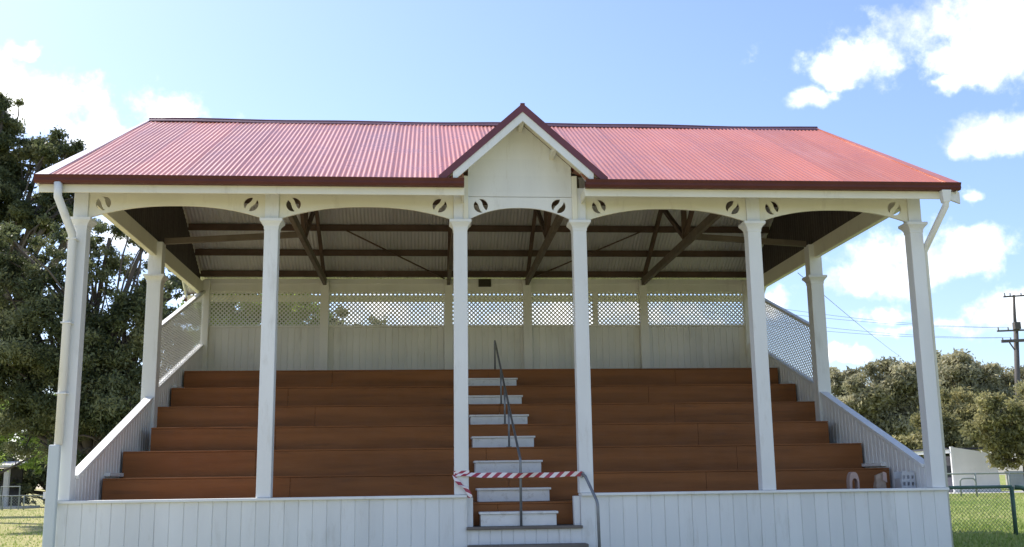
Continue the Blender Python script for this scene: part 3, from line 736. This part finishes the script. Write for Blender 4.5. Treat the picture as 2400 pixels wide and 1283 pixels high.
# white shelter hut: open dark front facing left, white end wall toward the camera, curved back corner
Y0 = 54.0; xl = gx(2240, 1150, Y0); xr = gx(2345, 1150, Y0); zg_ = .45
hut = thing('shelter_hut', 'white flat roofed shelter with dark open front beyond the fence', 'shelter', (xl, Y0, zg_))
n = 12; prof = [(xl, zg_-.1), (xr+.05, zg_-.1), (xr, zg_+1.2)]
for k in range(n+1):
    t = k/n; prof.append((xr-.02-1.0*(1-math.cos(t*math.pi/2))*.9, zg_+1.3+1.35*math.sin(t*math.pi/2)))
prof += [(xl, zg_+3.0)]
b = plate(prof, [], Y0, Y0+.08); obj('end_wall', b, MT['hutwhite'], hut)
b = MB(); b.box(xl-.12, xl+.10, Y0-.05, Y0+.12, zg_-.1, zg_+3.02); obj('corner_post', b, MT['hutwhite'], hut, bevel=.02)
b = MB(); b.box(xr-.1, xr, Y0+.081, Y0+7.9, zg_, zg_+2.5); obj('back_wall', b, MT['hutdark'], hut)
b = MB(); b.box(xl-.15, xl-.02, Y0+.13, Y0+8.5, zg_+2.6, zg_+2.85)
for yy in (3.2, 8.2): b.box(xl-.14, xl-.03, Y0+yy, Y0+yy+.15, zg_-.1, zg_+2.6)
obj('front_beam', b, MT['hutwhite'], hut)
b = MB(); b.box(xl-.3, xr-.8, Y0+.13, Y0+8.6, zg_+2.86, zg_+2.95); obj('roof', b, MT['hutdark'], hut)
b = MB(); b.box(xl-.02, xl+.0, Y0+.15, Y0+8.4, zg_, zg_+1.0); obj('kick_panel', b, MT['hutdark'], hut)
# pale low wall far right behind the pipe fence
xa = gx(2360, 1120, 66)
lw = thing('low_wall', 'pale concrete low wall at the far right behind the pipe fence', 'wall', (xa, 66, .45))
b = MB(); b.box(xa, xa+14, 66, 66.25, .4, 1.75); obj('wall_panel', b, MT['concrete'], lw, bevel=.02)
b = MB(); b.box(xa-.1, xa+14.1, 65.95, 66.3, 1.752, 1.85); obj('coping', b, MT['concrete'], lw, bevel=.02)

# utility pole with three crossarms and wires
PY = 62.0; K = 1.7
pp = lambda u, v: at(u, v, PY)
foot = at(2388, 1000, PY); PX = foot.x
up = thing('utility_pole', 'tall weathered timber power pole with three crossarms rising behind the right trees', 'power pole', (PX, PY, .45))
b = MB(); b.tube([(PX+.25, PY, -.3), tuple(pp(2386, 930)), tuple(pp(2381, 775))], [.24, .21, .18], 14); b.tube([tuple(pp(2381, 785)), tuple(pp(2378, 740)), tuple(pp(2376, 692))], [.14, .11, .09], 12); obj('pole', b, MT['polewood'], up, smooth_=True)
tips = []
for u, v, l, th in ((2376, 696, .98, .11), (2380, 776, 1.62, .12), (2382, 800, 1.34, .22)):
    c = pp(u, v); cx, z = c.x, c.z
    b = MB(); b.bar((cx-l, PY-.28, z-.05), (cx+l, PY-.28, z+.06), .15, th); a_ = obj('crossarm', b, MT['polewood'], up, bevel=.01)
    for dx in (-l+.1, -l*.45, l*.45, l-.1):
        b = MB(); b.tube([(cx+dx, PY-.28, z+.02), (cx+dx, PY-.28, z+.24)], .055, 8); tips.append((cx+dx, PY-.28, z+.24))
        obj('insulator', b, MT['ceramic'], a_)
c = pp(2379, 768); b = MB(); b.box(c.x-.32, c.x+.15, PY-.6, PY-.2, c.z-.2, c.z+.35); obj('junction_box', b, MT['polewood'], up, bevel=.02)
b = MB(); b.bar(tuple(pp(2366, 803)), tuple(pp(2382, 826)), .07, .08); obj('arm_brace', b, MT['polewood'], up)
def wire(p, q, sag, label, r=.010):
    p = Vector(p); q = Vector(q); c = (p+q)/2
    b = MB(); b.tube([p.lerp(q, i/16)-Vector((0, 0, sag*4*(i/16)*(1-i/16))) for i in range(17)], r, 6)
    o = obj('power_line', b, MT['wire'], None, org=tuple(p), smooth_=True); return tag(o, label, 'power line', 'power lines from the pole')
wire(tips[4], at(1640, 693, 40), .4, 'uppermost of the thin power lines running left from the pole behind the stand')
wire(tips[5], at(1640, 709, 40), .4, 'second from the top of the thin power lines running left from the pole')
wire(tips[8], at(1640, 728, 40), .4, 'third from the top of the thin power lines running left from the pole')
wire(tips[9], at(1640, 744, 40), .4, 'lowest of the thin power lines running left from the pole')
wire(at(1870, 640, 16), at(2112, 838, 70), .1, 'single service wire slanting steeply down from the stand roof to the distant trees', .010)

# left background: shed, pipe gate frame, wire fence
Yl = 61.0
sx0 = at(-120, 1150, Yl+6).x; sx1 = at(14, 1150, Yl+6).x
sh = thing('shed', 'dark open shed with pale roof edge at the far left under the trees', 'shed', (sx0, Yl+6, .15))
b = MB(); b.box(sx0, sx1, Yl+9, Yl+9.2, .1, 3.1); b.box(sx0, sx0+.2, Yl+6, Yl+9, .1, 3.1); obj('shed_wall', b, MT['shed'], sh)
for xa in (sx0, sx1-.2):
    b = MB(); b.box(xa, xa+.35, Yl+5.9, Yl+6.2, .1, 3.1); obj('shed_post', b, MT['concrete'], sh)
b = MB(); b.add([(sx0-.5, Yl+5.5, 3.12), (sx1+.5, Yl+5.5, 3.12), (sx1+.5, Yl+9.6, 3.5), (sx0-.5, Yl+9.6, 3.5), (sx0-.5, Yl+5.5, 3.28), (sx1+.5, Yl+5.5, 3.28), (sx1+.5, Yl+9.6, 3.66), (sx0-.5, Yl+9.6, 3.66)], [(0, 3, 2, 1), (4, 5, 6, 7), (0, 1, 5, 4), (1, 2, 6, 5), (2, 3, 7, 6), (3, 0, 4, 7)]); obj('shed_roof', b, MT['concrete'], sh)
b = MB(); b.box(sx0-.5, sx1+1.5, Yl+4, Yl+9, .1, .30); obj('slab', b, MT['concrete'], sh)
pf = thing('field_gate', 'pale grey rectangular pipe gate frame at the left edge in front of the shed', 'gate', (-30.2, 62.2, .15))
b = MB(); b.tube([(-30.55, 62, .1), (-30.55, 62, 1.72), (-29.3, 62, 1.72), (-29.3, 62, .1)], .05, 8); b.tube([(-29.8, 62, .1), (-29.8, 62, 1.1)], .045, 8); obj('frame', b, MT['greypipe'], pf)
chainfence('wire_fence', 'grey wire mesh fence under the dark trees at the far left', (-40, 61.5), (-22, 60.2), .95, (0, .2, .4, .56, .64, .73, .86, 1), MT['greypipe'], .04, pitch=.2, w=.012)

# ------------------------------------------------------------------ trees
def leaves(name, C, N, size, m, parent, droop=.5, aspect=.38):
    """C: clump centres with radii (k,4). N leaves scattered in the clumps, each a small folded quad"""
    k = len(C); wts = C[:, 3]**2; wts = wts/wts.sum(); idx = rng.choice(k, N, p=wts)
    d = rng.normal(0, .52, (N, 3)); d = np.clip(d, -1.35, 1.35)
    pos = C[idx, :3]+d*C[idx, 3][:, None]*np.array([1, 1, .7])
    ax = rng.normal(0, 1, (N, 3)); ax[:, 2] -= droop; ax /= np.linalg.norm(ax, axis=1)[:, None]
    sd = np.cross(ax, rng.normal(0, 1, (N, 3))); sd /= np.linalg.norm(sd, axis=1)[:, None]
    L = size*rng.uniform(.6, 1.4, N); W = L*aspect
    a = ax*(L/2)[:, None]; s = sd*(W/2)[:, None]
    V = np.stack([pos-a, pos+s, pos+a, pos-s], 1).reshape(-1, 3)-np.array(ORG[parent.name])
    me = bpy.data.meshes.new(name); me.vertices.add(4*N); me.vertices.foreach_set('co', V.astype(np.float32).ravel())
    me.loops.add(4*N); me.loops.foreach_set('vertex_index', np.arange(4*N, dtype=np.int32)); me.polygons.add(N)
    me.polygons.foreach_set('loop_start', np.arange(0, 4*N, 4, dtype=np.int32)); me.polygons.foreach_set('loop_total', np.full(N, 4, dtype=np.int32)); me.update()
    t = me.attributes.new('tint', 'FLOAT', 'FACE')
    ct = rng.uniform(0, 1, k)**1.3; t.data.foreach_set('value', np.clip(.65*ct[idx]+.35*rng.uniform(0, 1, N), 0, 1).astype(np.float32))
    return link_mesh(name, me, m, parent)
def limb(mb, p, q, r0, r1, wob=.06, n=6):
    p = Vector(p); q = Vector(q); L = (q-p).length
    o1 = Vector(rng.normal(0, 1, 3))*L*wob
    pts = [p.lerp(q, i/n)+o1*math.sin(math.pi*i/n)+Vector((0, 0, L*.06*math.sin(math.pi*i/n))) for i in range(n+1)]
    mb.tube(pts, [r0+(r1-r0)*i/n for i in range(n+1)], 8); return pts
def tree(name, label, base, Y, lobes, N, leaf, m, rt, clump=(.35, .8), per=22, group=None, fork=.35, dd=.8):
    """base: pixel column of the trunk foot; lobes: (u, v, ru, rv) outline lumps of the crown at depth Y"""
    dist = Y-CAM.y; s = dist/FOC
    bx = at(base, 1150, Y).x; g = gz(bx, Y)
    T = thing(name, label, 'tree', (bx, Y, g), group)
    cents = []
    zc = [at(u, v, Y) for u, v, a, b in lobes]
    top = max(z.z for z in zc); fk = Vector((bx+rng.normal(0, .2), Y, g+(top-g)*fork))
    wood = MB(); limb(wood, (bx, Y, g-.3), fk, rt*1.25, rt*.8, .03)
    lw_ = MB()
    for (u, v, a, b), c in zip(lobes, zc):
        ru, rv = a*s, b*s; c = c+Vector((0, rng.normal(0, ru*.35), 0))
        st_ = fk if c.z > fk.z else Vector((bx, Y, max(g+.5, c.z-rv-1.0)))
        pts = limb(lw_, st_, c, rt*.5, rt*.16, .07)
        n = int(np.clip(per*(a*b)/5000, 14, 70))
        for k in range(n):
            d = rng.normal(0, 1, 3); d /= np.linalg.norm(d); q = rng.uniform(.25, 1)**.5
            P = Vector((c.x+d[0]*q*ru, c.y+d[1]*q*ru*dd, c.z+d[2]*q*rv))
            if P.z < g+.3: continue
            cents.append((P.x, P.y, P.z, rng.uniform(*clump)*math.sqrt(ru*rv)*.55))
            if k % 3 == 0: limb(lw_, pts[rng.integers(2, len(pts))], P, rt*.14, rt*.04, .1, 4)
    tr_ = obj('trunk', wood, MT['bark'], T, smooth_=True); obj('branches', lw_, MT['bark'], tr_, smooth_=True)
    leaves('crown', np.array(cents), N, leaf, m, T)
    return T
GL = 'gum trees standing left of the grandstand'
tree('gum_tree', 'tallest dark gum tree at the upper left with branches open to the sky', -45, 34,
     [(-20, 320, 75, 95), (60, 375, 75, 75), (150, 372, 62, 48), (-80, 430, 110, 110), (60, 455, 110, 50), (170, 470, 60, 60), (-100, 560, 90, 80), (110, 520, 60, 30), (30, 500, 70, 40), (20, 270, 50, 45), (100, 340, 50, 50), (185, 430, 45, 40), (90, 520, 80, 50), (-20, 520, 70, 70), (180, 540, 40, 40)], 125000, .19, MT['leafL'], .42, (.26, .62), 17, GL, fork=.42)
tree('gum_tree', 'broad dense dark gum tree filling the gap beside the left front post', 205, 25,
     [(60, 680, 110, 85), (200, 640, 80, 70), (260, 560, 50, 45), (330, 615, 75, 70), (395, 690, 50, 60), (130, 800, 130, 100), (290, 780, 110, 100), (20, 860, 100, 110), (390, 820, 60, 110), (170, 940, 140, 100), (300, 930, 110, 100), (60, 1010, 110, 75), (250, 1040, 110, 60), (30, 640, 60, 40), (410, 655, 32, 40), (345, 560, 40, 40), (60, 590, 90, 40), (150, 560, 60, 40)], 150000, .16, MT['leafL'], .38, (.26, .62), 17, GL, fork=.2)
tree('gum_tree', 'low hanging green gum bush above the wire fence at the left edge', -80, 44,
     [(20, 1010, 75, 60), (80, 1065, 40, 45), (-60, 1000, 80, 90), (110, 960, 50, 70)], 14000, .22, MT['leafG'], .2, (.35, .75), 22, GL, fork=.3)
tree('gum_tree', 'shadowy gum tree behind the wire fence farthest left in the background', 130, 72,
     [(60, 1080, 60, 60), (150, 1060, 80, 80), (230, 1040, 70, 100), (-30, 1050, 70, 80), (320, 1000, 90, 120), (110, 1130, 70, 45), (210, 1140, 60, 45), (30, 1140, 60, 40), (90, 1165, 60, 25), (-20, 1160, 50, 25), (160, 1165, 60, 25)], 40000, .42, MT['leafL'], .35, (.35, .75), 22, GL, fork=.15)
GB = 'green trees seen through the rear lattice'
tree('leafy_tree', 'bright green tree seen through the leftmost rear lattice bay', 545, 40, [(500, 740, 65, 75), (560, 730, 65, 70), (625, 750, 55, 70), (545, 860, 80, 60)], 32000, .24, MT['leafG'], .22, (.35, .75), 20, GB)
tree('leafy_tree', 'darker green tree seen through the lattice right of the second rear post', 700, 44, [(670, 750, 50, 65), (725, 745, 45, 60), (700, 850, 70, 60)], 22000, .25, MT['leafG'], .22, (.35, .75), 20, GB)
tree('leafy_tree', 'sparse grey green tree seen through the second lattice bay from the left', 820, 50, [(800, 775, 40, 45), (860, 782, 45, 40), (830, 850, 60, 50)], 5200, .26, MT['leafL'], .2, (.35, .75), 14, GB)
GR = 'trees beyond the field on the right'
tree('bushy_tree', 'dark bushy tree directly right of the mid side post', 1965, 96, [(1975, 878, 42, 34), (1950, 930, 50, 50), (2000, 940, 45, 60), (1960, 1010, 60, 60)], 14000, .5, MT['leafR'], .35, (.45, .95), 20, GR, fork=.2)
tree('bushy_tree', 'pointed dark tree top rising highest behind the right front post', 2195, 104, [(2195, 852, 34, 36), (2175, 890, 50, 40), (2225, 890, 50, 40)], 8000, .5, MT['leafR'], .35, (.45, .95), 18, GR)
tree('bushy_tree', 'wide pale olive tree left of the right front post above the side wall', 2085, 80, [(2085, 880, 60, 40), (2120, 890, 60, 50), (2045, 925, 50, 55), (2090, 960, 70, 55), (2035, 985, 40, 55), (2070, 1030, 70, 60), (2140, 960, 60, 70), (2140, 1040, 60, 55), (2150, 910, 60, 50), (2010, 960, 40, 60)], 46000, .42, MT['leafR'], .35, (.45, .95), 22, GR, fork=.15)
tree('bushy_tree', 'grey green tree right of the right front post below the power pole', 2270, 84, [(2240, 868, 55, 42), (2290, 875, 50, 40), (2340, 900, 45, 45), (2250, 920, 60, 40), (2310, 930, 60, 40), (2210, 930, 50, 60), (2390, 915, 50, 50), (2290, 965, 70, 40), (2360, 960, 60, 40), (2420, 960, 60, 60)], 40000, .42, MT['leafR'], .35, (.45, .95), 22, GR, fork=.2)
tree('bushy_tree', 'brownish leafy tree standing behind the white shelter', 2225, 66, [(2215, 985, 55, 50), (2260, 950, 50, 45), (2190, 1030, 50, 50), (2270, 1010, 50, 45), (2130, 1060, 40, 30), (2230, 1060, 60, 40), (2310, 985, 50, 50), (2180, 980, 40, 40)], 34000, .34, MT['leafO'], .3, (.45, .95), 22, GR, fork=.2)
tree('bushy_tree', 'orange tinged bushy tree overhanging the right edge of the white shelter', 2450, 50, [(2330, 965, 45, 45), (2380, 1000, 65, 60), (2345, 1030, 45, 42), (2440, 970, 60, 80), (2400, 1060, 60, 40), (2450, 1070, 60, 40), (2300, 1000, 40, 40), (2360, 1075, 40, 25)], 36000, .28, MT['leafO'], .28, (.45, .95), 24, GR, fork=.25)
tree('bushy_tree', 'far dark tree line clump behind the wire fence', 1860, 100, [(1860, 1000, 60, 80), (1800, 1010, 60, 80)], 7000, .5, MT['leafR'], .3, (.45, .95), 18, GR, fork=.2)

# ------------------------------------------------------------------ sky, sun
SEL, SAZ = R(50), math.atan2(-.74, .67)
w = bpy.data.worlds.new('World'); scene.world = w; w.use_nodes = True
nt = w.node_tree; bg = nt.nodes['Background']
sky = nd(nt, 'ShaderNodeTexSky', sky_type='NISHITA'); sky.sun_disc = False
sky.sun_elevation = SEL; sky.sun_rotation = SAZ; sky.air_density = 1.0; sky.dust_density = 1.2; sky.ozone_density = 1.0; sky.altitude = 100
tc = nd(nt, 'ShaderNodeTexCoord'); dirv = tc.outputs['Generated']
def vmath(op, a, b=None):
    n = nd(nt, 'ShaderNodeVectorMath', operation=op)
    for s, v in ((n.inputs[0], a), (n.inputs[1], b)):
        if v is None: continue
        if isinstance(v, (tuple, Vector)): s.default_value = tuple(v)
        else: nt.links.new(v, s)
    return n
def fm(op, a, b=None, clamp=False):
    n = nd(nt, 'ShaderNodeMath', operation=op); n.use_clamp = clamp
    for s, v in zip(n.inputs, (a, b)):
        if v is None: continue
        if isinstance(v, (int, float)): s.default_value = v
        else: nt.links.new(v, s)
    return n.outputs[0]
def wnoise(scale, detail, rough=.55, src=None):
    n = nd(nt, 'ShaderNodeTexNoise'); n.inputs['Scale'].default_value = scale; n.inputs['Detail'].default_value = detail; n.inputs['Roughness'].default_value = rough
    nt.links.new(src or dirv, n.inputs['Vector']); return n
wn = wnoise(9, 5, .6); ofs = vmath('SUBTRACT', wn.outputs['Color'], (.5, .5, .5)); sc_ = nd(nt, 'ShaderNodeVectorMath', operation='SCALE'); sc_.inputs['Scale'].default_value = .095
nt.links.new(ofs.outputs[0], sc_.inputs[0]); wd = vmath('ADD', dirv, sc_.outputs[0]).outputs[0]
CL = [(40, 245, 165, 95, 1), (250, 330, 150, 60, 1), (410, 285, 120, 72, 1), (82, 118, 35, 16, .6), (270, 560, 90, 60, .9),
      (2010, 128, 100, 55, 1), (1888, 222, 66, 30, .85), (2350, 75, 160, 110, 1), (2250, 130, 90, 70, .9), (2205, 195, 30, 34, .6), (2325, 300, 100, 52, 1), (2275, 458, 40, 18, .6), (1990,105,160,40,.3), (2130, 90, 80, 40, .45),
      (2170, 615, 190, 72, 1), (2040, 655, 120, 42, .9), (2340, 735, 100, 48, .95), (1822, 690, 42, 40, 1), (2080, 735, 80, 18, .7), (2150, 770, 120, 20, .6), (1985, 838, 60, 22, .8), (450, 690, 60, 40, .8),
      (1300, 760, 420, 70, .75), (900, 740, 120, 60, .6)]
tot = None
for (u, v, ru, rv, am) in CL:
    d = ray(u, v).normalized(); e1 = Vector((0, 0, 1)).cross(d).normalized()*-1; e2 = e1.cross(d)
    df = vmath('SUBTRACT', wd, tuple(d)).outputs[0]
    a = fm('MULTIPLY', vmath('DOT_PRODUCT', df, tuple(e1)).outputs['Value'], FOC/ru*1.0); b = fm('MULTIPLY', vmath('DOT_PRODUCT', df, tuple(e2)).outputs['Value'], FOC/rv*1.0)
    fr_ = fm('GREATER_THAN', vmath('DOT_PRODUCT', wd, tuple(d)).outputs['Value'], .5)
    q = fm('SUBTRACT', 1.16, fm('SQRT', fm('ADD', fm('MULTIPLY', a, a), fm('MULTIPLY', b, b))))
    q = fm('MULTIPLY', fm('MULTIPLY', q, am), fr_)
    tot = q if tot is None else fm('MAXIMUM', tot, q)
fine = wnoise(26, 8, .62).outputs['Fac']
dens = fm('ADD', tot, fm('MULTIPLY', fm('SUBTRACT', fine, .5), 2.1))
cm = nd(nt, 'ShaderNodeMapRange', interpolation_type='SMOOTHSTEP'); cm.inputs['From Min'].default_value = .0; cm.inputs['From Max'].default_value = .95
nt.links.new(dens, cm.inputs['Value'])
# soft fair-weather clouds over the rest of the sky (behind the camera)
sz = nd(nt, 'ShaderNodeSeparateXYZ'); nt.links.new(dirv, sz.inputs[0])
beh = nd(nt, 'ShaderNodeMapRange'); beh.inputs['From Min'].default_value = .25; beh.inputs['From Max'].default_value = -.15; nt.links.new(sz.outputs[1], beh.inputs['Value'])
g2 = nd(nt, 'ShaderNodeMapRange', interpolation_type='SMOOTHSTEP'); g2.inputs['From Min'].default_value = .50; g2.inputs['From Max'].default_value = .68
nt.links.new(wnoise(2.4, 7, .6).outputs['Fac'], g2.inputs['Value'])
cov = fm('MAXIMUM', cm.outputs[0], fm('MULTIPLY', fm('MULTIPLY', g2.outputs[0], beh.outputs[0]), .25))
SKY_GAIN = (.92, .97, 1.15)
tint = mix(nt, sky.outputs[0], SKY_GAIN, 1.0, 'MULTIPLY')
shade = nd(nt, 'ShaderNodeMapRange', interpolation_type='SMOOTHSTEP'); shade.inputs['From Min'].default_value = .36; shade.inputs['From Max'].default_value = .56
nt.links.new(wnoise(17, 7, .6, wd).outputs['Fac'], shade.inputs['Value'])
cloud = mix(nt, (5.2, 5.6, 6.0), (9.5, 9.5, 9.5), shade.outputs[0])
nt.links.new(mix(nt, tint, cloud, cov), bg.inputs['Color']); bg.inputs['Strength'].default_value = .12
sl = bpy.data.lights.new('sun', 'SUN'); sl.energy = 3.6; sl.angle = R(.5); sl.color = (1, .94, .84)
so = bpy.data.objects.new('sun', sl); COL.objects.link(so); so.location = (-20, 18, 30)
S = Vector((math.sin(SAZ)*math.cos(SEL), math.cos(SAZ)*math.cos(SEL), math.sin(SEL)))
so.rotation_euler = S.to_track_quat('Z', 'Y').to_euler()
vs_ = scene.view_settings; vs_.view_transform = 'Standard'; vs_.look = 'None'; vs_.gamma = 1; vs_.exposure = .85; vs_.use_curve_mapping = False
scene.render.engine = 'CYCLES'
scene.cycles.max_bounces = 8; scene.cycles.use_denoising = True
